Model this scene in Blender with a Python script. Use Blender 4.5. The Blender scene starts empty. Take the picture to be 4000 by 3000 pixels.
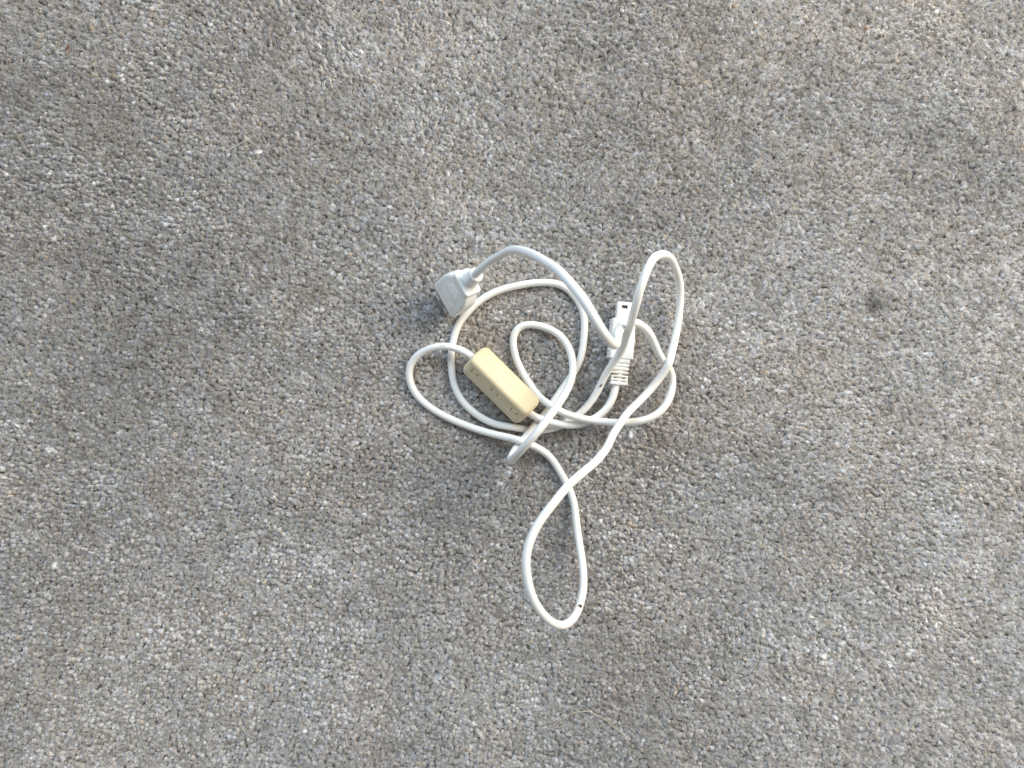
import bpy, bmesh, math
import numpy as np
from mathutils import Matrix, Vector

rng = np.random.default_rng(7)
MM = 0.001
scene = bpy.context.scene
col = scene.collection

# ------------------------------------------------------------------ camera
cam_data = bpy.data.cameras.new('camera')
cam_data.sensor_width = 36.0
cam_data.lens = 23.94
cam_data.clip_start = 0.01
cam_data.clip_end = 50.0
cam_data.dof.use_dof = True
cam_data.dof.focus_distance = 0.425
cam_data.dof.aperture_fstop = 8.0
cam = bpy.data.objects.new('camera', cam_data)
cam.location = (0, 0, 0.430)
col.objects.link(cam)
scene.camera = cam

# ------------------------------------------------------------------ light
world = bpy.data.worlds.new('World')
scene.world = world
world.use_nodes = True
bg = world.node_tree.nodes['Background']
bg.inputs['Color'].default_value = (0.90, 0.95, 1.0, 1)
bg.inputs['Strength'].default_value = 0.30


def window_light(name, loc, size, power, colour):
    d = bpy.data.lights.new(name, 'AREA')
    d.shape = 'RECTANGLE'
    d.size, d.size_y = size
    d.energy = power
    d.color = colour
    o = bpy.data.objects.new(name, d)
    o.location = loc
    o.rotation_euler = (-Vector(loc)).to_track_quat('-Z', 'Y').to_euler()
    col.objects.link(o)


window_light('window_light', (-0.70, 1.70, 1.35), (1.3, 1.1), 42, (0.60, 0.80, 1.0))
window_light('warm_side_fill', (0.85, 0.48, 0.56), (0.8, 0.8), 20.5, (1.0, 0.915, 0.76))  # warm fill added close on the right to steepen the brightness falloff

scene.view_settings.view_transform = 'Standard'
scene.view_settings.look = 'None'
scene.view_settings.exposure = 0.0
scene.view_settings.gamma = 1.0
scene.view_settings.use_curve_mapping = False

# ------------------------------------------------------------------ helpers
WORLD = {}


def place(o, M, parent=None):
    """World matrix M for o, kept under its parent."""
    WORLD[o.name] = M
    if parent is not None:
        o.parent = parent
        o.matrix_basis = WORLD[parent.name].inverted() @ M
    else:
        o.matrix_basis = M
    return o


def mesh_obj(name, verts, faces, mat, parent=None, M=Matrix.Identity(4), smooth=True, recalc=True):
    me = bpy.data.meshes.new(name)
    me.from_pydata([tuple(v) for v in verts], [], faces)
    if recalc:
        bm = bmesh.new()
        bm.from_mesh(me)
        bmesh.ops.recalc_face_normals(bm, faces=bm.faces)
        bm.to_mesh(me)
        bm.free()
    me.materials.append(mat)
    for p in me.polygons:
        p.use_smooth = smooth
    if smooth:
        try:
            me.set_sharp_from_angle(angle=math.radians(42))
        except Exception:
            pass
    o = bpy.data.objects.new(name, me)
    col.objects.link(o)
    return place(o, M, parent)


def tag(o, label, cat, group=None, kind=None):
    o['label'] = label
    o['category'] = cat
    if group:
        o['group'] = group
    if kind:
        o['kind'] = kind
    return o


def loft(rings, cap=True):
    n = len(rings[0])
    v, f = [], []
    for r in rings:
        v += list(r)
    for i in range(len(rings) - 1):
        for j in range(n):
            k = (j + 1) % n
            f.append((i * n + j, i * n + k, (i + 1) * n + k, (i + 1) * n + j))
    if cap:
        f.append(tuple(range(n))[::-1])
        f.append(tuple(range((len(rings) - 1) * n, len(rings) * n)))
    return v, f


def rrect(hw, hh, r, seg=5):
    r = min(r, hw * 0.999, hh * 0.999)
    p = []
    for cx, cy, a0 in ((hw - r, hh - r, 0), (-hw + r, hh - r, 90), (-hw + r, -hh + r, 180), (hw - r, -hh + r, 270)):
        for k in range(seg + 1):
            a = math.radians(a0 + 90 * k / seg)
            p.append((cx + r * math.cos(a), cy + r * math.sin(a)))
    return p


def sections_y(secs, seg=5):
    """Loft along local Y: (y, half width x, half height z, corner radius, z shift)."""
    rings = []
    for s in secs:
        y, hw, hh, r = s[:4]
        dz = s[4] if len(s) > 4 else 0
        rings.append([(x * MM, y * MM, (z + dz) * MM) for x, z in rrect(hw, hh, r, seg)])
    return loft(rings)


def soft_block(x0, x1, y0, y1, z0, z1, r=0.4):
    """Box with rounded edges, in mm, lofted along Y."""
    cx, cz = (x0 + x1) / 2, (z0 + z1) / 2
    hw, hh = (x1 - x0) / 2, (z1 - z0) / 2
    b = min(r, hw * .9, hh * .9, (y1 - y0) * .45)
    secs = []
    for t in (0, 0.3, 1):
        k = b * (1 - math.sqrt(max(0, 1 - (1 - t) ** 2)))
        secs.append((y0 + b * t, hw - k, hh - k))
    for t in (1, 0.3, 0):
        k = b * (1 - math.sqrt(max(0, 1 - (1 - t) ** 2)))
        secs.append((y1 - b * t, hw - k, hh - k))
    rings = [[((x + cx) * MM, y * MM, (z + cz) * MM) for x, z in rrect(hw_, hh_, b, 3)] for y, hw_, hh_ in secs]
    return loft(rings)


def box_vf(x0, x1, y0, y1, z0, z1):
    v = [(x * MM, y * MM, z * MM) for z in (z0, z1) for y in (y0, y1) for x in (x0, x1)]
    f = [(0, 2, 3, 1), (4, 5, 7, 6), (0, 1, 5, 4), (2, 6, 7, 3), (0, 4, 6, 2), (1, 3, 7, 5)]
    return v, f


def cut_boxes(o, boxes, smooth=True):
    """Cut box-shaped openings (mm, local space) out of a mesh object."""
    vs, fs = [], []
    for b in boxes:
        v, f = box_vf(*b)
        fs += [tuple(i + len(vs) for i in q) for q in f]
        vs += v
    me = bpy.data.meshes.new('opening')
    me.from_pydata(vs, [], fs)
    c = bpy.data.objects.new('opening', me)
    col.objects.link(c)
    bm = bmesh.new(); bm.from_mesh(me)
    bmesh.ops.recalc_face_normals(bm, faces=bm.faces); bm.to_mesh(me); bm.free()
    c.matrix_basis = WORLD[o.name]
    bpy.context.view_layer.update()
    m = o.modifiers.new('cut', 'BOOLEAN')
    m.object = c
    m.operation = 'DIFFERENCE'
    m.solver = 'EXACT'
    bpy.context.view_layer.update()
    dg = bpy.context.evaluated_depsgraph_get()
    new = bpy.data.meshes.new_from_object(o.evaluated_get(dg))
    o.modifiers.clear()
    old = o.data
    o.data = new
    new.name = old.name
    bpy.data.objects.remove(c)
    bpy.data.meshes.remove(me)
    if smooth:
        for p in new.polygons:
            p.use_smooth = True
        new.set_sharp_from_angle(angle=math.radians(30))


def value_noise(x, y, scale, seed):
    r = np.random.default_rng(seed)
    g = r.random((97, 97))
    u, v = x / scale + 40.3, y / scale + 40.7
    i, j = np.floor(u).astype(int), np.floor(v).astype(int)
    fu, fv = u - i, v - j
    fu, fv = fu * fu * (3 - 2 * fu), fv * fv * (3 - 2 * fv)
    i, j = i % 96, j % 96
    return (g[i, j] * (1 - fu) * (1 - fv) + g[i + 1, j] * fu * (1 - fv)
            + g[i, j + 1] * (1 - fu) * fv + g[i + 1, j + 1] * fu * fv)


# ------------------------------------------------------------------ materials
def plastic(name, base, tint, rough=0.42, grime=0.35, scale=60.0, bump=0.05, sss=0.0):
    m = bpy.data.materials.new(name)
    m.use_nodes = True
    nt = m.node_tree
    b = nt.nodes['Principled BSDF']
    tc = nt.nodes.new('ShaderNodeTexCoord')
    n1 = nt.nodes.new('ShaderNodeTexNoise')
    n1.inputs['Scale'].default_value = scale
    n1.inputs['Detail'].default_value = 6
    n1.inputs['Roughness'].default_value = 0.65
    nt.links.new(tc.outputs['Object'], n1.inputs['Vector'])
    ramp = nt.nodes.new('ShaderNodeMapRange')
    ramp.inputs['From Min'].default_value = 0.42
    ramp.inputs['From Max'].default_value = 0.78
    ramp.inputs['To Max'].default_value = grime
    nt.links.new(n1.outputs['Fac'], ramp.inputs['Value'])
    mix = nt.nodes.new('ShaderNodeMix')
    mix.data_type = 'RGBA'
    mix.inputs['A'].default_value = (*base, 1)
    mix.inputs['B'].default_value = (*tint, 1)
    nt.links.new(ramp.outputs['Result'], mix.inputs['Factor'])
    nt.links.new(mix.outputs['Result'], b.inputs['Base Color'])
    rr = nt.nodes.new('ShaderNodeMapRange')
    rr.inputs['To Min'].default_value = rough - 0.08
    rr.inputs['To Max'].default_value = rough + 0.12
    nt.links.new(n1.outputs['Fac'], rr.inputs['Value'])
    nt.links.new(rr.outputs['Result'], b.inputs['Roughness'])
    n2 = nt.nodes.new('ShaderNodeTexNoise')
    n2.inputs['Scale'].default_value = 2200
    n2.inputs['Detail'].default_value = 3
    nt.links.new(tc.outputs['Object'], n2.inputs['Vector'])
    bp = nt.nodes.new('ShaderNodeBump')
    bp.inputs['Strength'].default_value = bump
    bp.inputs['Distance'].default_value = 0.0003
    nt.links.new(n2.outputs['Fac'], bp.inputs['Height'])
    nt.links.new(bp.outputs['Normal'], b.inputs['Normal'])
    b.inputs['Specular IOR Level'].default_value = 0.35
    if sss:
        b.inputs['Subsurface Weight'].default_value = sss
        b.inputs['Subsurface Radius'].default_value = (1.0, 0.8, 0.6)
        b.inputs['Subsurface Scale'].default_value = 0.0012
    return m


def plain(name, base, rough=0.6, metal=0.0):
    m = bpy.data.materials.new(name)
    m.use_nodes = True
    nt = m.node_tree
    b = nt.nodes['Principled BSDF']
    n = nt.nodes.new('ShaderNodeTexNoise')
    n.inputs['Scale'].default_value = 900
    tc = nt.nodes.new('ShaderNodeTexCoord')
    nt.links.new(tc.outputs['Object'], n.inputs['Vector'])
    mix = nt.nodes.new('ShaderNodeMix')
    mix.data_type = 'RGBA'
    mix.inputs['A'].default_value = (*[c * 0.8 for c in base], 1)
    mix.inputs['B'].default_value = (*[min(1, c * 1.15) for c in base], 1)
    nt.links.new(n.outputs['Fac'], mix.inputs['Factor'])
    nt.links.new(mix.outputs['Result'], b.inputs['Base Color'])
    b.inputs['Roughness'].default_value = rough
    b.inputs['Metallic'].default_value = metal
    return m


M_JACKET = plastic('white_cable_vinyl', (0.85, 0.838, 0.81), (0.67, 0.635, 0.57), 0.40, 0.30, 45, 0.03)
M_HOUSING = plastic('white_moulded_plastic', (0.85, 0.838, 0.81), (0.71, 0.68, 0.62), 0.42, 0.25, 70, 0.05)
M_YELLOW = plastic('yellowed_plastic', (0.725, 0.625, 0.42), (0.68, 0.56, 0.335), 0.36, 0.7, 55, 0.06, 0.15)
M_YELLOW_PALE = plastic('paler_yellowed_plastic', (0.76, 0.67, 0.485), (0.70, 0.595, 0.40), 0.38, 0.6, 55, 0.06)
M_STEEL = plain('bright_steel', (0.50, 0.47, 0.44), 0.3, 1.0)
M_NICKEL = plain('white_nickel', (0.84, 0.84, 0.83), 0.4, 0.2)
M_DIRT = plain('dark_dirt', (0.035, 0.022, 0.018), 0.8)
M_GREY_DIRT = plain('grey_scuff', (0.20, 0.19, 0.17), 0.8)
M_PRINT = plain('faded_grey_print', (0.50, 0.49, 0.47), 0.6)
M_HAIR = plain('pale_hair_fibre', (0.74, 0.72, 0.68), 0.35)
M_LINT = plain('white_lint_fibre', (0.88, 0.87, 0.86), 0.7)
M_STRAW = plain('straw_coloured_fibre', (0.58, 0.50, 0.36), 0.6)
M_RUST = plain('rust_brown_crumb', (0.16, 0.05, 0.03), 0.7)
M_ORANGE = plain('orange_fibre', (0.55, 0.24, 0.10), 0.7)


def carpet_material():
    m = bpy.data.materials.new('heather_wool_yarn')
    m.use_nodes = True
    nt = m.node_tree
    b = nt.nodes['Principled BSDF']
    at = nt.nodes.new('ShaderNodeAttribute')
    at.attribute_type = 'INSTANCER'
    at.attribute_name = 'yarn_colour'
    tc = nt.nodes.new('ShaderNodeTexCoord')
    n = nt.nodes.new('ShaderNodeTexNoise')
    n.inputs['Scale'].default_value = 1500
    n.inputs['Detail'].default_value = 2
    nt.links.new(tc.outputs['Object'], n.inputs['Vector'])
    mr = nt.nodes.new('ShaderNodeMapRange')
    mr.inputs['To Min'].default_value = 0.84
    mr.inputs['To Max'].default_value = 1.14
    nt.links.new(n.outputs['Fac'], mr.inputs['Value'])
    mul = nt.nodes.new('ShaderNodeVectorMath')
    mul.operation = 'SCALE'
    nt.links.new(at.outputs['Color'], mul.inputs[0])
    nt.links.new(mr.outputs['Result'], mul.inputs['Scale'])
    nt.links.new(mul.outputs['Vector'], b.inputs['Base Color'])
    b.inputs['Roughness'].default_value = 0.75
    b.inputs['Specular IOR Level'].default_value = 0.2
    b.inputs['Sheen Weight'].default_value = 0.25
    b.inputs['Sheen Roughness'].default_value = 0.5
    return m


M_PILE = carpet_material()
M_BACK = plain('woven_backing', (0.30, 0.27, 0.235), 0.9)

# ------------------------------------------------------------------ the cable's centre line, mm above and across the carpet
CENTRE_LINE = [
    (-27.0, 58.8, 30.0), (-22.5, 61.2, 38.5), (-18.5, 63.6, 49.0), (-11.8, 67.5, 56.0), (-7.3, 68.8, 62.0), (-3.0, 70.0, 69.0), (2.1, 69.5, 78.0), (7.3, 66.4, 87.0),
    (12.3, 62.8, 95.0), (16.3, 59.0, 101.0), (18.8, 56.8, 105.0), (24.1, 50.5, 113.0), (29.7, 42.4, 120.0), (33.9, 35.7, 124.0), (38.9, 27.0, 126.0), (42.8, 21.7, 122.0),
    (47.4, 18.9, 110.0), (51.6, 19.8, 92.0), (54.7, 23.3, 74.0), (56.4, 26.4, 62.0), (59.0, 30.1, 51.0), (62.3, 33.5, 43.0), (66.3, 35.6, 37.0), (70.4, 36.2, 34.0),
    (73.8, 35.5, 32.0), (77.7, 33.2, 30.0), (81.2, 30.1, 27.0), (84.6, 24.9, 23.0), (87.7, 19.2, 22.0), (91.9, 14.2, 15.0), (95.4, 10.8, 9.0), (98.0, 6.7, 6.0),
    (98.7, 1.0, 8.0), (97.5, -4.9, 13.0), (95.2, -10.4, 17.0), (91.6, -15.3, 19.0), (87.3, -19.0, 18.5), (82.8, -21.3, 17.0), (77.5, -22.6, 15.0), (72.2, -23.3, 13.5),
    (63.9, -23.7, 12.5), (55.4, -23.1, 12.2), (47.0, -22.0, 12.2), (38.3, -20.1, 12.2), (31.3, -17.6, 12.2), (25.6, -14.5, 12.0), (21.4, -11.7, 11.0), (17.3, -8.4, 8.0),
    (12.0, -1.6, 5.0), (7.2, 6.1, 3.0), (3.2, 14.2, 1.7), (1.0, 22.2, 1.7), (0.5, 27.7, 1.7), (1.4, 32.2, 1.7), (4.0, 35.7, 1.7), (9.0, 37.5, 1.7),
    (15.3, 37.0, 2.4), (21.8, 35.2, 3.0), (27.2, 32.4, 4.0), (31.5, 28.6, 5.0), (34.8, 23.5, 7.0), (36.6, 18.0, 9.0), (37.2, 12.1, 13.0), (36.3, 4.9, 19.0),
    (32.6, -3.3, 27.0), (26.8, -11.1, 40.0), (20.7, -18.7, 50.0), (14.3, -26.6, 54.0), (8.3, -33.7, 50.0), (2.9, -40.7, 39.0), (0.0, -45.0, 26.0), (-0.9, -46.2, 15.0),
    (-0.2, -44.0, 7.5), (1.8, -40.9, 3.5), (3.5, -38.4, 2.2), (6.0, -35.7, 2.2), (9.6, -31.5, 5.0), (12.7, -27.5, 7.0), (16.0, -23.6, 5.0), (20.4, -19.0, 2.2),
    (23.3, -15.3, 1.7), (28.2, -7.9, 1.7), (33.8, -0.2, 1.7), (39.1, 7.7, 1.7), (43.0, 15.6, 1.7), (45.1, 27.1, 1.7), (45.7, 36.7, 1.7), (44.8, 45.4, 1.7),
    (40.3, 54.1, 1.7), (35.1, 59.9, 1.7), (29.0, 63.0, 1.7), (22.5, 63.8, 1.7), (15.6, 63.8, 1.7), (6.9, 62.5, 1.7), (-1.8, 60.7, 1.7), (-10.5, 58.0, 1.7),
    (-18.5, 53.6, 1.7), (-24.5, 48.8, 1.7), (-29.3, 43.6, 1.7), (-33.2, 38.8, 1.7), (-35.4, 33.0, 1.7), (-37.0, 27.2, 1.7), (-38.2, 19.5, 1.7), (-38.5, 14.7, 1.7),
    (-38.0, 9.0, 1.7), (-37.2, 2.9, 1.7), (-34.1, -6.4, 1.7), (-29.0, -13.5, 1.7), (-21.9, -19.5, 1.7), (-12.7, -24.5, 1.7), (-3.4, -26.7, 1.7), (0.6, -27.2, 1.7),
    (9.3, -28.8, 1.7), (18.0, -29.1, 1.7), (24.6, -28.3, 1.7), (31.2, -25.9, 1.7), (37.4, -22.1, 1.7), (43.9, -17.4, 2.6), (48.4, -12.2, 4.0), (51.8, -7.2, 5.0),
    (54.7, -1.0, 7.0), (58.6, 7.9, 11.0), (61.0, 11.9, 14.0), (64.1, 17.2, 18.0), (65.5, 21.5, 25.0), (66.0, 25.4, 33.0), (65.8, 29.2, 41.0), (66.1, 31.8, 47.0),
    (66.3, 36.1, 55.0), (66.4, 39.7, 61.0), (67.0, 43.6, 65.0), (67.5, 47.5, 69.0), (68.9, 52.6, 72.0), (71.7, 60.1, 71.0), (74.6, 65.5, 66.0), (78.7, 69.8, 58.0),
    (84.0, 72.8, 48.0), (89.3, 74.1, 38.0), (94.1, 73.0, 29.0), (97.7, 69.6, 22.0), (100.9, 65.1, 16.0), (102.6, 60.3, 12.0), (103.4, 55.3, 10.0), (103.5, 51.0, 9.0),
    (102.8, 41.2, 8.5), (100.6, 29.5, 10.0), (97.4, 20.0, 12.0), (94.7, 12.4, 13.0), (91.6, 6.6, 13.0), (87.2, 0.3, 13.5), (81.3, -6.4, 15.0), (74.2, -12.9, 18.0),
    (67.9, -18.6, 22.0), (65.6, -21.4, 24.0), (62.4, -25.2, 28.0), (59.4, -28.4, 33.0), (56.9, -31.7, 38.0), (54.6, -35.1, 43.0), (51.1, -38.5, 49.0), (47.2, -41.7, 55.0),
    (43.4, -44.2, 60.0), (37.9, -47.6, 65.0), (34.2, -50.2, 68.0), (28.9, -54.1, 72.0), (24.3, -59.0, 75.0), (18.4, -65.6, 78.0), (13.2, -72.4, 80.0), (9.7, -79.0, 82.0),
    (7.4, -86.6, 83.0), (7.2, -94.4, 83.0), (8.2, -101.5, 83.0), (10.3, -109.1, 82.0), (14.2, -116.8, 80.0), (18.8, -122.9, 77.0), (24.7, -127.8, 71.0), (30.9, -129.6, 61.0),
    (36.4, -127.8, 49.0), (39.6, -124.8, 38.0), (41.9, -120.6, 29.0), (42.7, -117.4, 23.0), (42.9, -110.7, 17.0), (41.9, -101.1, 11.0), (40.7, -91.8, 7.0), (39.9, -83.8, 4.0),
    (39.1, -76.2, 2.4), (36.7, -67.6, 1.7), (32.8, -59.7, 1.7), (28.3, -51.8, 1.7), (23.2, -44.9, 1.7), (17.8, -40.9, 3.0), (11.7, -37.5, 5.0), (3.8, -34.5, 7.0),
    (-5.6, -32.6, 5.0), (-16.1, -30.2, 3.0), (-22.5, -28.3, 2.2), (-31.2, -25.1, 1.7), (-42.8, -20.0, 1.7), (-52.2, -14.3, 1.7), (-59.3, -7.9, 1.7), (-63.4, -0.8, 1.7),
    (-64.7, 5.6, 1.7), (-63.2, 13.0, 3.0), (-58.3, 18.5, 5.0), (-51.4, 21.9, 8.0), (-44.3, 23.3, 11.0), (-37.4, 22.9, 12.0), (-30.5, 20.5, 11.5), (-25.7, 17.7, 10.5),
    (-22.4, 14.8, 10.0), (-15.8, 8.4, 9.7), (-6.6, -0.6, 9.6), (1.6, -8.9, 9.6), (8.7, -15.8, 9.7), (13.4, -19.9, 10.0), (19.9, -22.3, 9.7), (24.2, -23.7, 9.0),
    (30.8, -25.1, 8.0), (38.8, -25.6, 7.0), (44.7, -24.2, 7.0), (53.3, -20.2, 7.0), (58.4, -15.7, 7.0), (61.8, -10.6, 7.5), (63.3, -6.3, 8.0), (64.1, -2.4, 8.0),
    (64.8, 1.6, 7.7),
]
CABLE_R = 2.30


def build_path():
    P = np.array(CENTRE_LINE, float)
    s = np.concatenate([[0], np.cumsum(np.linalg.norm(np.diff(P, axis=0), axis=1))])
    n = len(P)
    h = np.diff(s)
    A = np.zeros((n, n)); B = np.zeros((n, 3))
    A[0, 0] = A[-1, -1] = 1
    for i in range(1, n - 1):
        A[i, i - 1], A[i, i], A[i, i + 1] = h[i - 1], 2 * (h[i - 1] + h[i]), h[i]
        B[i] = 6 * ((P[i + 1] - P[i]) / h[i] - (P[i] - P[i - 1]) / h[i - 1])
    Mv = np.linalg.solve(A, B)
    t = np.arange(0, s[-1], 0.8)
    k = np.clip(np.searchsorted(s, t, side='right') - 1, 0, n - 2)
    a = ((s[k + 1] - t) / h[k])[:, None]; b = ((t - s[k]) / h[k])[:, None]; hk = h[k][:, None]
    C = a * P[k] + b * P[k + 1] + ((a ** 3 - a) * Mv[k] + (b ** 3 - b) * Mv[k + 1]) * hk ** 2 / 6

    def smooth(C, sig, only_z=False):
        r = int(sig * 3)
        w = np.exp(-0.5 * (np.arange(-r, r + 1) / sig) ** 2); w /= w.sum()
        out = C.copy()
        for c in ((2,) if only_z else (0, 1, 2)):
            e = np.concatenate([2 * C[0, c] - C[r:0:-1, c], C[:, c], 2 * C[-1, c] - C[-2:-r - 2:-1, c]])
            out[:, c] = np.convolve(e, w, 'valid')
        return out
    C = smooth(C, 4.0)
    # strands that cross rest on each other instead of passing through
    N = len(C)
    idx = np.arange(N)
    far = np.abs(idx[:, None] - idx[None, :]) > 22
    for it in range(60):
        d = np.linalg.norm(C[:, None, :] - C[None, :, :], axis=2)
        hit = far & (d < 2 * CABLE_R + 0.12)
        if not hit.any():
            break
        push = np.zeros(N)
        for i, j in np.argwhere(hit):
            if C[i, 2] >= C[j, 2]:
                push[i] = max(push[i], (2 * CABLE_R + 0.14 - d[i, j]) * 0.6)
        C[:, 2] += push
        z0 = C[:, 2].copy()
        C = smooth(C, 2.0, True)
        C[:, 2] = np.maximum(C[:, 2], np.minimum(z0, 1.7))
    return C


PATH = build_path()


def frames(C):
    T = np.gradient(C, axis=0)
    T /= np.linalg.norm(T, axis=1)[:, None]
    U = np.zeros_like(T)
    u = np.cross(T[0], (0, 0, 1.0)); u /= np.linalg.norm(u)
    for i in range(len(C)):
        u = u - T[i] * np.dot(u, T[i]); u /= np.linalg.norm(u)
        U[i] = u
    return T, U, np.cross(T, U)


PT, PU, PV = frames(PATH)

# ------------------------------------------------------------------ carpet
HX, HY = 0.45, 0.36
cv = [(-0.8, -0.7, -0.0030), (0.8, -0.7, -0.0030), (0.8, 0.7, -0.0030), (-0.8, 0.7, -0.0030)]
carpet = mesh_obj('carpet', cv, [(0, 1, 2, 3)], M_BACK, smooth=False)
tag(carpet, 'grey and beige heathered short pile carpet under the white cable', 'carpet', kind='structure')


def tuft_prototype(seed):
    r = np.random.default_rng(seed)
    vs, fs = [], []
    # core of the twisted yarn
    ns, nr = 8, 5
    sx, sy = 1.0 + r.uniform(-.2, .2), 1.0 + r.uniform(-.2, .2)
    ph = r.uniform(0, 6.28, 4)
    rings = []
    for i in range(nr):
        t = i / (nr - 1)
        ang = math.radians(-15 + 98 * t)
        ring = []
        for j in range(ns):
            a = 2 * math.pi * j / ns + t * 0.9
            k = 1 + 0.16 * math.sin(3 * a + ph[0]) + 0.10 * math.sin(5 * a + ph[1] + 3 * t) + r.uniform(-.08, .08)
            ring.append((1.28 * sx * k * math.cos(ang) * math.cos(a), 1.28 * sy * k * math.cos(ang) * math.sin(a),
                         -1.95 + 1.4 * math.sin(ang) * (1 + r.uniform(-.05, .05))))
        rings.append(ring)
    base = [(p[0] * 1.1, p[1] * 1.1, -5.0) for p in rings[0]]
    v, f = loft([base] + rings)
    vs += v; fs += f

    def fibre(pts, r0, r1):
        o = len(vs)
        n = len(pts)
        for i, p in enumerate(pts):
            d = np.array(pts[min(i + 1, n - 1)]) - np.array(pts[max(i - 1, 0)])
            d = d / (np.linalg.norm(d) + 1e-9)
            u = np.cross(d, (0.3, 0.2, 0.93)); u /= np.linalg.norm(u) + 1e-9
            w = np.cross(d, u)
            rad = r0 + (r1 - r0) * i / (n - 1)
            for q in range(3):
                a = q * 2.0944
                vs.append(tuple(np.array(p) + rad * (math.cos(a) * u + math.sin(a) * w)))
        for i in range(n - 1):
            for q in range(3):
                k = (q + 1) % 3
                fs.append((o + i * 3 + q, o + i * 3 + k, o + i * 3 + 3 + k, o + i * 3 + 3 + q))
    twist = r.uniform(.4, 1.1) * r.choice((-1, 1))
    comb = r.uniform(0, 6.28)
    for q in range(64):
        a = r.uniform(0, 6.28)
        r0 = r.uniform(.3, 1.0)
        reach = 1.62 * math.sqrt(r.uniform(.01, 1))
        cx, cy = .35 * math.cos(comb), .35 * math.sin(comb)
        zt = .12 - .55 * reach ** 1.9 + r.normal(0, .10)
        b1, b2 = a + .5 * twist, a + twist + r.normal(0, .25)
        mid = .55 * r0 + .5 * reach
        p = [(r0 * math.cos(a), r0 * math.sin(a), -2.3),
             (mid * math.cos(b1), mid * math.sin(b1), -.95 + .25 * zt),
             (.5 * cx + (.25 * mid + .75 * reach) * math.cos(b1 * .5 + b2 * .5), .5 * cy + (.25 * mid + .75 * reach) * math.sin(b1 * .5 + b2 * .5), zt + .02),
             (cx + reach * math.cos(b2), cy + reach * math.sin(b2), zt - r.uniform(.0, .35))]
        fibre(p, r.uniform(.15, .23), r.uniform(.05, .10))
    for q in range(5):
        a = r.uniform(0, 6.28); b = a + r.uniform(-1.3, 1.3)
        p = [(.8 * math.cos(a), .8 * math.sin(a), -.8), (1.4 * math.cos(a), 1.4 * math.sin(a), .05),
             (2.1 * math.cos(b), 2.1 * math.sin(b), .35), (2.9 * math.cos(b + .4), 2.9 * math.sin(b + .4), r.uniform(-.3, .4))]
        fibre(p, .075, .05)
    return [(x * MM, y * MM, z * MM) for x, y, z in vs], fs


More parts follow.
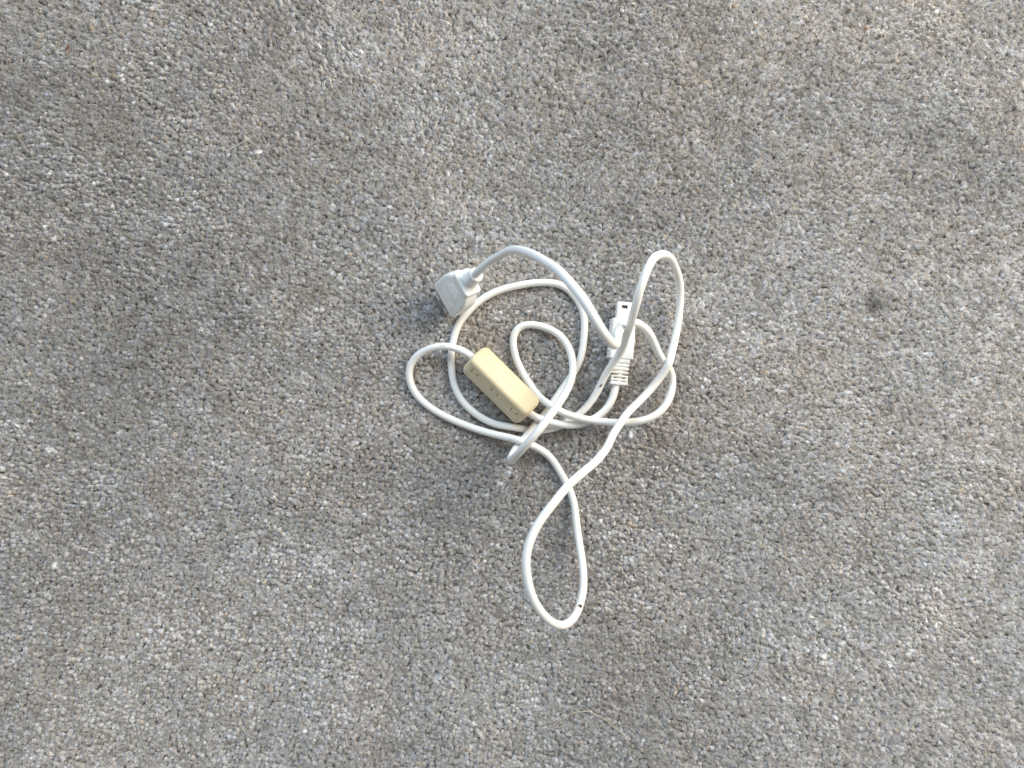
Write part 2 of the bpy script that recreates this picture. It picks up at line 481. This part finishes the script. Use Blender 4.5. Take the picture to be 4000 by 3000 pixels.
def build_pile():
    NV = 12
    sp = 2.25 * MM
    gx = np.arange(-HX, HX, sp); gy = np.arange(-HY, HY, sp * 0.88)
    X, Y = np.meshgrid(gx, gy)
    X = X + (np.arange(len(gy)) % 2)[:, None] * sp / 2
    X = X.ravel() + rng.normal(0, 0.27 * sp, X.size)
    Y = Y.ravel() + rng.normal(0, 0.27 * sp, Y.size)
    n0 = X.size
    ex = int(n0 * .42)                    # shorter ends standing between the tufts
    X = np.concatenate([X, rng.uniform(-HX, HX, ex)]); Y = np.concatenate([Y, rng.uniform(-HY, HY, ex)])
    n = X.size
    # how the pile lies: slow swirls left by feet and vacuum
    lx = (value_noise(X, Y, .085, 1) - .5) * .8 + (value_noise(X, Y, .016, 2) - .5) * .8 + rng.normal(0, .20, n)
    ly = (value_noise(X, Y, .095, 3) - .5) * .8 + (value_noise(X, Y, .018, 4) - .5) * .8 + rng.normal(0, .20, n)
    ang = np.hypot(lx, ly) + 1e-6
    ax, ay = -ly / ang, lx / ang
    c, s = np.cos(ang), np.sin(ang)
    z = rng.uniform(0, 2 * np.pi, n)
    cz, sz = np.cos(z), np.sin(z)
    T = np.empty((n, 3, 3))
    T[:, 0, 0] = c + ax * ax * (1 - c); T[:, 0, 1] = ax * ay * (1 - c); T[:, 0, 2] = ay * s
    T[:, 1, 0] = ax * ay * (1 - c); T[:, 1, 1] = c + ay * ay * (1 - c); T[:, 1, 2] = -ax * s
    T[:, 2, 0] = -ay * s; T[:, 2, 1] = ax * s; T[:, 2, 2] = c
    Rz = np.zeros((n, 3, 3))
    Rz[:, 0, 0] = cz; Rz[:, 0, 1] = -sz; Rz[:, 1, 0] = sz; Rz[:, 1, 1] = cz; Rz[:, 2, 2] = 1
    R = T @ Rz
    eul = np.stack([np.arctan2(R[:, 2, 1], R[:, 2, 2]), -np.arcsin(np.clip(R[:, 2, 0], -1, 1)),
                    np.arctan2(R[:, 1, 0], R[:, 0, 0])], 1)
    size = np.clip(.84 * np.exp(rng.normal(0, .16, n)), .5, 1.2)
    Z = rng.normal(-.1, .42, n) * MM + (value_noise(X, Y, .012, 9) - .5) * .9 * MM
    Z[n0:] -= rng.uniform(.6, 1.3, ex) * MM
    size[n0:] *= .85
    # the cable presses the yarn down where it lies on it
    low = PATH[PATH[:, 2] < 3.6] * MM
    for a in range(0, n, 8000):
        d = np.hypot(X[a:a + 8000, None] - low[None, :, 0], Y[a:a + 8000, None] - low[None, :, 1]).min(1)
        Z[a:a + 8000] -= np.where(d < 3.4 * MM, 1.1 * MM * (1 - d / (3.4 * MM)), 0)
    # yarn colours of the heather mix
    pal = np.array([(.345, .315, .275), (.405, .375, .330), (.450, .425, .385), (.470, .460, .445), (.510, .490, .455),
                    (.475, .410, .325), (.600, .590, .570), (.720, .735, .765)])
    prob = np.array([.16, .22, .19, .16, .12, .018, .085, .05])
    big = value_noise(X, Y, .11, 21) * .5 + value_noise(X * .6 + Y * .3, Y, .03, 22) * .3 + value_noise(X, Y, .012, 24) * .2
    pick = np.empty(n, int)
    cum = np.cumsum(prob / prob.sum())
    # neighbouring tufts come from the same plied yarn: clumps of light and dark
    q = np.clip(rng.random(n) * .62 + value_noise(X, Y, .0065, 23) * .38, 0, .9999)
    pick = np.searchsorted(cum, q)
    C = pal[pick]
    C = C * (1.10 + .52 * big)[:, None] * np.clip(rng.normal(1, .11, n), .6, 1.5)[:, None]
    warm = (value_noise(X, Y, .04, 31) - .5) * .04
    C = C * np.stack([1.0 + warm, np.ones(n), 1.05 - warm], 1)
    for sx, sy, rad, k in SHADE_AND_STAINS:
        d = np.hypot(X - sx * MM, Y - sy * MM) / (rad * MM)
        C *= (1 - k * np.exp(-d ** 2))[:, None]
    C = np.clip(C, .03, .85)

    vs, fs, ids = [], [], []
    for k in range(NV):
        v, f = tuft_prototype(100 + k)
        fs += [tuple(i + len(vs) for i in q_) for q_ in f]
        ids += [k] * len(v)
        vs += v
    m0 = len(vs)
    vs = np.concatenate([np.array(vs), np.stack([X, Y, Z], 1)])
    me = bpy.data.meshes.new('pile')
    me.from_pydata([], [], [])
    me.from_pydata(vs.tolist(), [], fs)
    me.materials.append(M_PILE)
    N = len(vs)

    def attr(name, typ, field, data, width):
        a = me.attributes.new(name, typ, 'POINT')
        full = np.zeros((N, width) if width > 1 else N, dtype=np.int32 if typ == 'INT' else np.float32)
        full[m0:] = data
        if name == 'strand':
            full[:m0] = ids
        a.data.foreach_set(field, full.ravel())
    attr('strand', 'INT', 'value', np.full(n, -1), 1)
    attr('pick', 'INT', 'value', rng.integers(0, NV, n), 1)
    attr('lean', 'FLOAT_VECTOR', 'vector', eul, 3)
    attr('size', 'FLOAT', 'value', size, 1)
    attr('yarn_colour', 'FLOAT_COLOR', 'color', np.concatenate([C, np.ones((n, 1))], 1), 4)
    o = bpy.data.objects.new('pile', me)
    col.objects.link(o)
    o['kind'] = 'stuff'
    o['label'] = 'twisted grey, beige and off-white yarn tufts of the carpet'
    place(o, Matrix.Identity(4), carpet)

    ng = bpy.data.node_groups.new('tufts', 'GeometryNodeTree')
    ng.interface.new_socket('Geometry', in_out='INPUT', socket_type='NodeSocketGeometry')
    ng.interface.new_socket('Geometry', in_out='OUTPUT', socket_type='NodeSocketGeometry')
    nd, lk = ng.nodes, ng.links
    gi, go = nd.new('NodeGroupInput'), nd.new('NodeGroupOutput')

    def named(name, typ):
        a = nd.new('GeometryNodeInputNamedAttribute')
        a.data_type = typ
        a.inputs['Name'].default_value = name
        return [x for x in a.outputs if x.enabled and x.name == 'Attribute'][0]

    def only(value):
        cmp_ = nd.new('FunctionNodeCompare')
        cmp_.data_type = 'INT'
        cmp_.operation = 'EQUAL'
        a = [x for x in cmp_.inputs if x.enabled and x.name == 'A'][0]
        b = [x for x in cmp_.inputs if x.enabled and x.name == 'B'][0]
        lk.new(named('strand', 'INT'), a)
        b.default_value = value
        sg = nd.new('GeometryNodeSeparateGeometry')
        sg.domain = 'POINT'
        lk.new(gi.outputs[0], sg.inputs['Geometry'])
        lk.new(cmp_.outputs[0], sg.inputs['Selection'])
        return sg.outputs['Selection']
    g2i = nd.new('GeometryNodeGeometryToInstance')
    for k in range(NV):
        lk.new(only(k), g2i.inputs[0])
    iop = nd.new('GeometryNodeInstanceOnPoints')
    lk.new(only(-1), iop.inputs['Points'])
    lk.new(g2i.outputs[0], iop.inputs['Instance'])
    iop.inputs['Pick Instance'].default_value = True
    lk.new(named('pick', 'INT'), iop.inputs['Instance Index'])
    e2r = nd.new('FunctionNodeEulerToRotation')
    lk.new(named('lean', 'FLOAT_VECTOR'), e2r.inputs[0])
    lk.new(e2r.outputs[0], iop.inputs['Rotation'])
    lk.new(named('size', 'FLOAT'), iop.inputs['Scale'])
    lk.new(iop.outputs[0], go.inputs[0])
    md = o.modifiers.new('tufts', 'NODES')
    md.node_group = ng


SHADE_AND_STAINS = [(-112, 142, 62, .13), (-235, 60, 75, .12), (-280, -90, 70, .12), (-310, 180, 60, .08), (20, -60, 60, .06), (-60, 210, 60, -.06), (120, 190, 80, -.05), (229, 50, 6, .62), (-297, -48, 2.5, .5), (-25, -25, 1, .1)]  # broad blobs paint soft shadow and lighter areas into the yarn; small ones are stains
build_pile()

# ------------------------------------------------------------------ the cable
root = bpy.data.objects.new('data_cable', None)
root.empty_display_size = 0.03
col.objects.link(root)
place(root, Matrix.Translation((0.02, -0.02, 0.0)))
tag(root, 'tangled white data cable with two plugs and a yellowed ferrite clamp lying on the carpet', 'cable')

SIDES = 18
rings = []
wob = rng.normal(0, 1, len(PATH))
wob = np.convolve(wob, np.ones(25) / 25, 'same') * 0.06
for i in range(len(PATH)):
    r = CABLE_R + wob[i]
    rings.append([tuple((PATH[i] + r * (math.cos(a) * PU[i] + math.sin(a) * PV[i])) * MM)
                  for a in (2 * math.pi * k / SIDES for k in range(SIDES))])
v, f = loft(rings)
jacket = mesh_obj('jacket', v, f, M_JACKET, root)


def nearest(x, y, z):
    return int(np.argmin(np.linalg.norm(PATH - np.array((x, y, z)), axis=1)))


def on_jacket(i, along, around, lift=0.03):
    """Point on the jacket: along in mm from ring i, around in radians from the top."""
    k = i + along / 0.8
    a = int(math.floor(k)); t = k - a
    a = max(0, min(len(PATH) - 2, a))
    c = PATH[a] * (1 - t) + PATH[a + 1] * t
    T = PT[a]
    side = np.cross(T, (0, 0, 1.0)); side /= np.linalg.norm(side)
    up = np.cross(side, T)
    return (c + (CABLE_R + lift + wob[a]) * (math.cos(around) * up + math.sin(around) * side)) * MM


def mark(name, label, xyz, shapes, mat):
    """Irregular patches of dirt that hug the round jacket: (along, around mm, length, width)."""
    i = nearest(*xyz)
    vs, fs = [], []
    for a0, b0, la, wb in shapes:
        o = len(vs)
        vs.append(on_jacket(i, a0, b0 / CABLE_R, .10))
        n = 14
        for k in range(n):
            t = 2 * math.pi * k / n
            q = 1 + rng.uniform(-.35, .35)
            vs.append(on_jacket(i, a0 + la * q * math.cos(t), (b0 + wb * q * math.sin(t)) / CABLE_R, .06))
        fs += [(o, o + 1 + k, o + 1 + (k + 1) % n) for k in range(n)]
    m = mesh_obj(name, vs, fs, mat, jacket, recalc=False)
    m['label'] = label
    return m


mark('dirt_chip', 'small dark brown nick in the jacket', (36.6, -126.7, 44), [(-1.6, -1.0, 1.5, 1.2), (-.6, -.3, .9, .7)], M_DIRT)
mark('dirt_speck', 'tiny dark specks on the jacket', (55.2, .2, 7), [(0, .0, .75, .55), (1.1, .4, .5, .4), (-.9, -.3, .4, .35)], M_DIRT)
mark('scuff', 'faint grey scuff on the jacket', (40.0, -50.7, 66), [(0, .9, .28, .22), (4.6, 1.3, .3, .15)], M_GREY_DIRT)
mark('scuff', 'grey specks by the crossing strands', (21.0, -29, 2.2), [(0, -.8, .5, .4), (.9, .2, .3, .3), (-.7, .8, .35, .3), (1.8, -.9, .5, .25)], M_GREY_DIRT)
mark('scuff', 'short grey scratch on the jacket', (1.8, -32.5, 6), [(0, -.9, .55, .14)], M_GREY_DIRT)


def printed_text(txt, xyz, height, around0, flip=1):
    cu = bpy.data.curves.new('print', 'FONT')
    cu.body = txt
    cu.size = height * 1.4
    cu.resolution_u = 2
    t = bpy.data.objects.new('print', cu)
    col.objects.link(t)
    bpy.context.view_layer.update()
    me = bpy.data.meshes.new_from_object(t.evaluated_get(bpy.context.evaluated_depsgraph_get()))
    bpy.data.objects.remove(t)
    bm = bmesh.new(); bm.from_mesh(me)
    bmesh.ops.triangulate(bm, faces=bm.faces)
    bmesh.ops.subdivide_edges(bm, edges=[e for e in bm.edges if e.calc_length() > .7], cuts=1)
    bmesh.ops.triangulate(bm, faces=bm.faces)
    bm.verts.ensure_lookup_table()
    i = nearest(*xyz)
    w = max(vv.co.x for vv in bm.verts)
    vs = [on_jacket(i, flip * (vv.co.x - w / 2), (around0 + flip * -(vv.co.y - height / 2)) / CABLE_R, .05) for vv in bm.verts]
    fs = [tuple(vv.index for vv in ff.verts) for ff in bm.faces]
    bm.free()
    o = mesh_obj('printed_lettering', vs, fs, M_PRINT, jacket, smooth=False, recalc=False)
    o['label'] = 'faded grey printing on the jacket'


printed_text('0-0c', (-42.5, 23.6, 11), 1.35, -.5)

# ---- wide connector standing on its plug: X across, Y towards the cable, Z out of the broad face
e = math.radians(56)
axy = Vector((0.88, 0.475, 0)).normalized()
Ya = Vector((axy.x * math.cos(e), axy.y * math.cos(e), math.sin(e)))
Xa = Vector((axy.y, -axy.x, 0))
Za = Xa.cross(Ya)
MA = Matrix(((Xa.x, Ya.x, Za.x, -38.9 * MM), (Xa.y, Ya.y, Za.y, 52.4 * MM), (Xa.z, Ya.z, Za.z, 10.5 * MM), (0, 0, 0, 1)))

v, f = sections_y([(0, 11.2, 4.8, 1.2), (.25, 11.6, 5.15, 1.4), (.8, 11.75, 5.3, 1.5), (13, 11.75, 5.35, 1.6), (16, 11.5, 5.3, 1.8),
                   (19, 10.6, 5.15, 2.0), (21.5, 9.2, 4.95, 2.0), (23.2, 8.0, 4.7, 1.8), (24.2, 7.0, 4.5, 1.6)], 6)
head = mesh_obj('wide_connector', v, f, M_HOUSING, root, MA)
head['label'] = 'white moulded plug head with three raised arcs, leaning on its metal plug'
v, f = sections_y([(23.0, 7.1, 5.0, 1.6), (23.2, 7.6, 5.5, 1.8), (23.8, 7.9, 5.85, 2.0), (26.2, 7.9, 5.85, 2.0), (26.9, 7.7, 5.7, 2.0), (27.3, 6.8, 5.1, 2.4),
                   (28.2, 5.7, 4.7, 3.4), (29.0, 5.2, 4.6, 4.2), (29.6, 4.9, 4.5, 4.4)], 6)
mesh_obj('collar', v, f, M_HOUSING, head, MA)
y = 29.2
for k, (ra, rb) in enumerate(((5.0, 4.9), (4.75, 4.65), (4.5, 4.4))):
    v, f = sections_y([(y, ra - .6, ra - .6, 9), (y + .25, ra - .1, ra - .1, 9), (y + .6, ra, ra, 9), (y + 1.3, rb, rb, 9),
                       (y + 1.7, rb - .15, rb - .15, 9), (y + 1.95, rb - .65, rb - .65, 9), (y + 2.4, rb - .9, rb - .9, 9)], 7)
    mesh_obj('strain_relief_ring', v, f, M_HOUSING, head, MA)
    y += 2.2
v, f = sections_y([(y - .4, 3.3, 3.3, 9), (y, 4.1, 4.1, 9), (y + .5, 4.4, 4.4, 9), (y + 1.6, 4.4, 4.4, 9), (y + 2.2, 4.1, 4.1, 9), (y + 2.5, 3.5, 3.5, 9)], 8)
mesh_obj('strain_relief_ring', v, f, M_HOUSING, head, MA)
# metal plug
prof = [(-7.0, 2.2), (7.0, 2.2), (7.0, -.2), (6.0, -1.2), (5.2, -2.2), (-5.2, -2.2), (-6.0, -1.2), (-7.0, -.2)]
rr = [[(x * k * MM, yy * MM, z * k * MM) for x, z in prof] for yy, k in ((.3, 1), (-11.6, 1), (-11.9, .97))]
v, f = loft(rr)
shell = mesh_obj('plug_shell', v, f, M_STEEL, head, MA, smooth=False)
shell['label'] = 'shiny steel plug pressed into the carpet pile'
for sx in (-4.6, 4.6):
    v, f = soft_block(sx - 1.8, sx + 1.8, -7.4, -6.5, 2.1, 2.55, .2)
    mesh_obj('spring_clip', v, f, M_NICKEL, head, MA)
# three raised arcs, a framed plate of raised lettering
for k, (ya, half) in enumerate(((14.2, 6.2), (16.7, 5.0), (19.0, 3.7))):
    pts = [(x, ya - 1.1 * (x / 6.2) ** 2 * -1) for x in np.linspace(-half, half, 13)]
    rings_ = []
    for i, (x, yy) in enumerate(pts):
        w = .72 * math.sqrt(max(.05, 1 - (2 * i / 12 - 1) ** 6))
        zz = 5.33 - max(0, yy - 16) * .06
        rings_.append([(x * MM, (yy + w * math.cos(a)) * MM, (zz + w * .85 * math.sin(a)) * MM) for a in np.linspace(0, 2 * math.pi, 9)[:-1]])
    v, f = loft(rings_)
    mesh_obj('raised_arc', v, f, M_HOUSING, head, MA)
for x0, x1, y0, y1 in ((-7.2, 7.2, 2.0, 2.22), (-7.2, 7.2, 7.6, 7.82), (-7.2, -6.98, 2.22, 7.6), (6.98, 7.2, 2.22, 7.6)):
    v, f = box_vf(x0, x1, y0, y1, 5.2, 5.5)
    mesh_obj('plate_frame', v, f, M_HOUSING, head, MA, smooth=False)
for k in range(10):
    x = -5.6 + k * 1.15
    v, f = box_vf(x, x + .75, 6.0, 6.35 + .35 * (k % 3 == 0), 5.2, 5.52)
    mesh_obj('raised_letter', v, f, M_HOUSING, head, MA, smooth=False)

# ---- ferrite clamp, rolled on its long side: Y along the cable
ty = Vector((0.7125, -0.7016, 0)).normalized()
roll = math.radians(36)
side = Vector((ty.y, -ty.x, 0))            # towards the lower left edge
zf = Vector((0, 0, 1)) * math.cos(roll) - side * math.sin(roll)
xf = ty.cross(zf)
MF = Matrix(((xf.x, ty.x, zf.x, -6.7 * MM), (xf.y, ty.y, zf.y, -.7 * MM), (xf.z, ty.z, zf.z, 9.6 * MM), (0, 0, 0, 1)))


def half_shell(z0, z1, L, hw, top):
    """Half of the clamp: rounded outer edges and ends, flat where the halves meet."""
    r = 2.6
    rings_ = []
    n = 7
    R = 4.0
    ends = [(-L + R * (1 - math.cos(t)), R * (1 - math.sin(t))) for t in np.linspace(.12, math.pi / 2, 8)]
    ends = ends + [(-yy, k) for yy, k in ends[::-1]]
    for yy, k in ends:
        w = hw - k
        h = (z1 - k * .5) if top else (z0 + k * .5)
        q = r
        ring = []
        if top:
            ring += [(w, z0), (w, z0 + (h - q - z0) * .5)]
            ring += [(w - q + q * math.cos(a), h - q + q * math.sin(a)) for a in np.linspace(0, math.pi / 2, n)]
            ring += [(-w + q - q * math.cos(a), h - q + q * math.sin(a)) for a in np.linspace(math.pi / 2, 0, n)]
            ring += [(-w, z0 + (h - q - z0) * .5), (-w, z0)]
        else:
            ring += [(-w, z1), (-w, h + q)]
            ring += [(-w + q - q * math.cos(a), h + q - q * math.sin(a)) for a in np.linspace(0, math.pi / 2, n)]
            ring += [(w - q + q * math.cos(a), h + q - q * math.sin(a)) for a in np.linspace(math.pi / 2, 0, n)]
            ring += [(w, h + q), (w, z1)]
        rings_.append([(x * MM, yy * MM, z * MM) for x, z in ring])
    return loft(rings_)


v, f = half_shell(-4.8, 8.3, 24.6, 8.6, True)
clamp = mesh_obj('ferrite_clamp', v, f, M_YELLOW, root, MF)
clamp['label'] = 'yellowed plastic ferrite clamp lid with three latch windows'
for p in clamp.data.polygons:
    p.use_smooth = True
lat = [-16.6, .2, 16.8]
sgn = 1 if xf.dot(side) > 0 else -1
cut_boxes(clamp, [(sgn * 7.2 if sgn > 0 else -10, 10 if sgn > 0 else -7.2, yy - 2.6, yy + 2.6, .2, 3.8) for yy in lat])
v, f = half_shell(-8.3, -5.2, 24.5, 8.72, False)
mesh_obj('clamp_base', v, f, M_YELLOW_PALE, clamp, MF)
v, f = box_vf(-7.7, 7.7, -21.5, 21.5, -5.3, -4.6)
mesh_obj('seam', v, f, M_YELLOW_PALE, clamp, MF, smooth=False)
for yy in lat:
    a, b = (7.0, 8.45) if sgn > 0 else (-8.45, -7.0)
    v, f = soft_block(a, b, yy - 2.1, yy + 2.1, .32, 3.4, .25)
    mesh_obj('latch_tab', v, f, M_YELLOW_PALE, clamp, MF)

# ---- small connector lying flat: Y towards the plug end
by = Vector((13, 156, 0)).normalized()
tilt = math.radians(2.0)
Yb = Vector((by.x * math.cos(tilt), by.y * math.cos(tilt), -math.sin(tilt)))
Xb = Vector((by.y, -by.x, 0))
Zb = Xb.cross(Yb)
rb_ = Matrix.Rotation(math.radians(7), 4, 'Y')
cbx, cby, cbz = (66.95, 15.58, 7.00)
MB = Matrix(((Xb.x, Yb.x, Zb.x, cbx * MM), (Xb.y, Yb.y, Zb.y, cby * MM), (Xb.z, Yb.z, Zb.z, cbz * MM), (0, 0, 0, 1))) @ rb_
v, f = sections_y([(0, 7.3, 3.9, 1.0), (.15, 7.5, 4.1, 1.1), (.5, 7.55, 4.2, 1.2), (12, 7.55, 4.2, 1.2), (16, 7.4, 4.2, 1.2), (23.4, 7.35, 4.2, 1.2),
                   (24.3, 7.45, 4.2, 1.2), (24.6, 7.3, 4.0, 1.0)], 5)
house = mesh_obj('small_connector', v, f, M_HOUSING, root, MB)
house['label'] = 'white flat plug housing with ribbed strain relief under the crossing strands'
for sx in (-1, 1):
    for yy in (5.0, 8.6):
        v, f = soft_block(sx * 7.5 - .45, sx * 7.5 + .45, yy - .8, yy + .8, -2.6, 2.6, .4)
        mesh_obj('grip_rib', v, f, M_HOUSING, house, MB)
v, f = sections_y([(24.4, 4.75, 2.2, .5), (35.2, 4.75, 2.2, .5), (35.45, 4.6, 2.05, .4)], 3)
plug = mesh_obj('plug_shell', v, f, M_NICKEL, house, MB)
plug['label'] = 'flat bright plug with one small rectangular hole'
cut_boxes(plug, [(-4.3, 4.3, 27, 37, -1.75, 1.75)])
cut_boxes(plug, [(-1.85, 1.85, 31.3, 33.4, 1.0, 4)])
v, f = box_vf(-3.6, 3.6, 27.2, 34.4, -.9, .2)
mesh_obj('contact_tongue', v, f, M_GREY_DIRT, house, MB, smooth=False)
v, f = sections_y([(-3.0, 5.6, 3.3, 1.4), (-2.6, 6.0, 3.6, 1.5), (-.6, 6.1, 3.7, 1.5), (.1, 6.1, 3.7, 1.5)], 5)
mesh_obj('strain_relief_collar', v, f, M_HOUSING, house, MB)
ribs = [(-4.9, 5.75, 3.45), (-7.0, 5.65, 3.4), (-9.2, 5.6, 3.35), (-11.4, 5.55, 3.35), (-13.6, 5.5, 3.3), (-16.2, 5.5, 3.3)]
for k, (yy, hw, hh) in enumerate(ribs):
    th = (1.75, 1.7, 1.25, 1.2, 1.2, 2.1)[k]
    v, f = soft_block(-hw, hw, yy - .1, yy + th, -hh, hh, .75)
    mesh_obj('strain_relief_rib', v, f, M_HOUSING, house, MB)
v, f = sections_y([(-16, 2.4, 2.4, 9), (-8.2, 2.5, 2.5, 9), (-7.4, 4.9, 2.9, 1.4), (0, 5.2, 3.0, 1.4)], 5)
mesh_obj('strain_relief_core', v, f, M_HOUSING, house, MB)
for k, (y0, y1) in enumerate(((-9.0, -7.2), (-11.2, -9.3), (-13.7, -11.5), (-16.0, -13.8))):
    xs = ((-1.0, 1.0),) if k % 2 == 1 else ((-5.2, -3.8), (3.8, 5.2))
    if k % 2 == 0:
        xs = ((-.9, .9),) if k == 0 else xs
    for x0, x1 in xs:
        v, f = box_vf(x0, x1, y0 - .3, y1 + .3, 1.8, 3.05)
        mesh_obj('strain_relief_bridge', v, f, M_HOUSING, house, MB, smooth=False)


# ------------------------------------------------------------------ bits caught in the carpet
def strand(name, label, cat, pts, rad, mat, group=None):
    P = np.array(pts, float)
    t = np.linspace(0, len(P) - 1, 8 * len(P))
    P = np.stack([np.interp(t, np.arange(len(P)), P[:, c]) for c in range(3)], 1)
    w = np.ones(5) / 5
    for c in range(3):
        P[:, c] = np.convolve(np.pad(P[:, c], 2, 'edge'), w, 'valid')
    T, U, V = frames(P)
    org = P.mean(0) * MM
    rings_ = []
    for i in range(len(P)):
        q = rad * (1 - .6 * abs(2 * i / (len(P) - 1) - 1) ** 4)
        rings_.append([tuple((P[i] + q * (math.cos(a) * U[i] + math.sin(a) * V[i])) * MM - org) for a in (0, 1.257, 2.513, 3.77, 5.027)])
    v, f = loft(rings_)
    o = mesh_obj(name, v, f, mat, None, Matrix.Translation(org))
    return tag(o, label, cat, group)


strand('hair', 'straight pale hair on bare carpet above the dark patch of pile', 'hair',
       [(-181.12, 146.42, 0.60), (-171.80, 151.31, 0.90), (-161.71, 157.19, 0.70)], .17, M_HAIR)
strand('lint', 'short curled white lint thread beside the arching cable', 'lint',
       [(36.30, 75.82, 0.90), (37.40, 76.41, 1.20), (38.38, 75.14, 1.10), (39.85, 74.21, 0.90)], .30, M_LINT)
strand('hair', 'long bowed straw-coloured hair below the hanging cable loop', 'hair',
       [(23.58, -216.42, 0.40), (30.65, -211.65, 0.90), (38.72, -206.97, 0.90), (48.38, -205.95, 1.00), (59.67, -212.08, 1.00), (72.64, -223.58, 0.60)], .22, M_STRAW)
strand('fibre', 'tiny reddish brown fibre lying in the bluish pile', 'fibre',
       [(-281.56, 210.08, 0.80), (-280.07, 211.55, 1.10), (-278.75, 213.58, 0.90)], .5, M_RUST)
strand('fibre', 'tiny orange fibre standing in pale pile', 'fibre',
       [(222.45, 224.06, 0.60), (222.78, 224.72, 1.20), (223.42, 226.16, 0.90)], .45, M_ORANGE)
strand('crumb', 'yellowish crumb of fluff beside the bowed hair', 'crumb',
       [(101.70, -196.30, 0.60), (102.57, -194.99, 1.00), (103.73, -193.58, 0.90)], .9, M_STRAW)
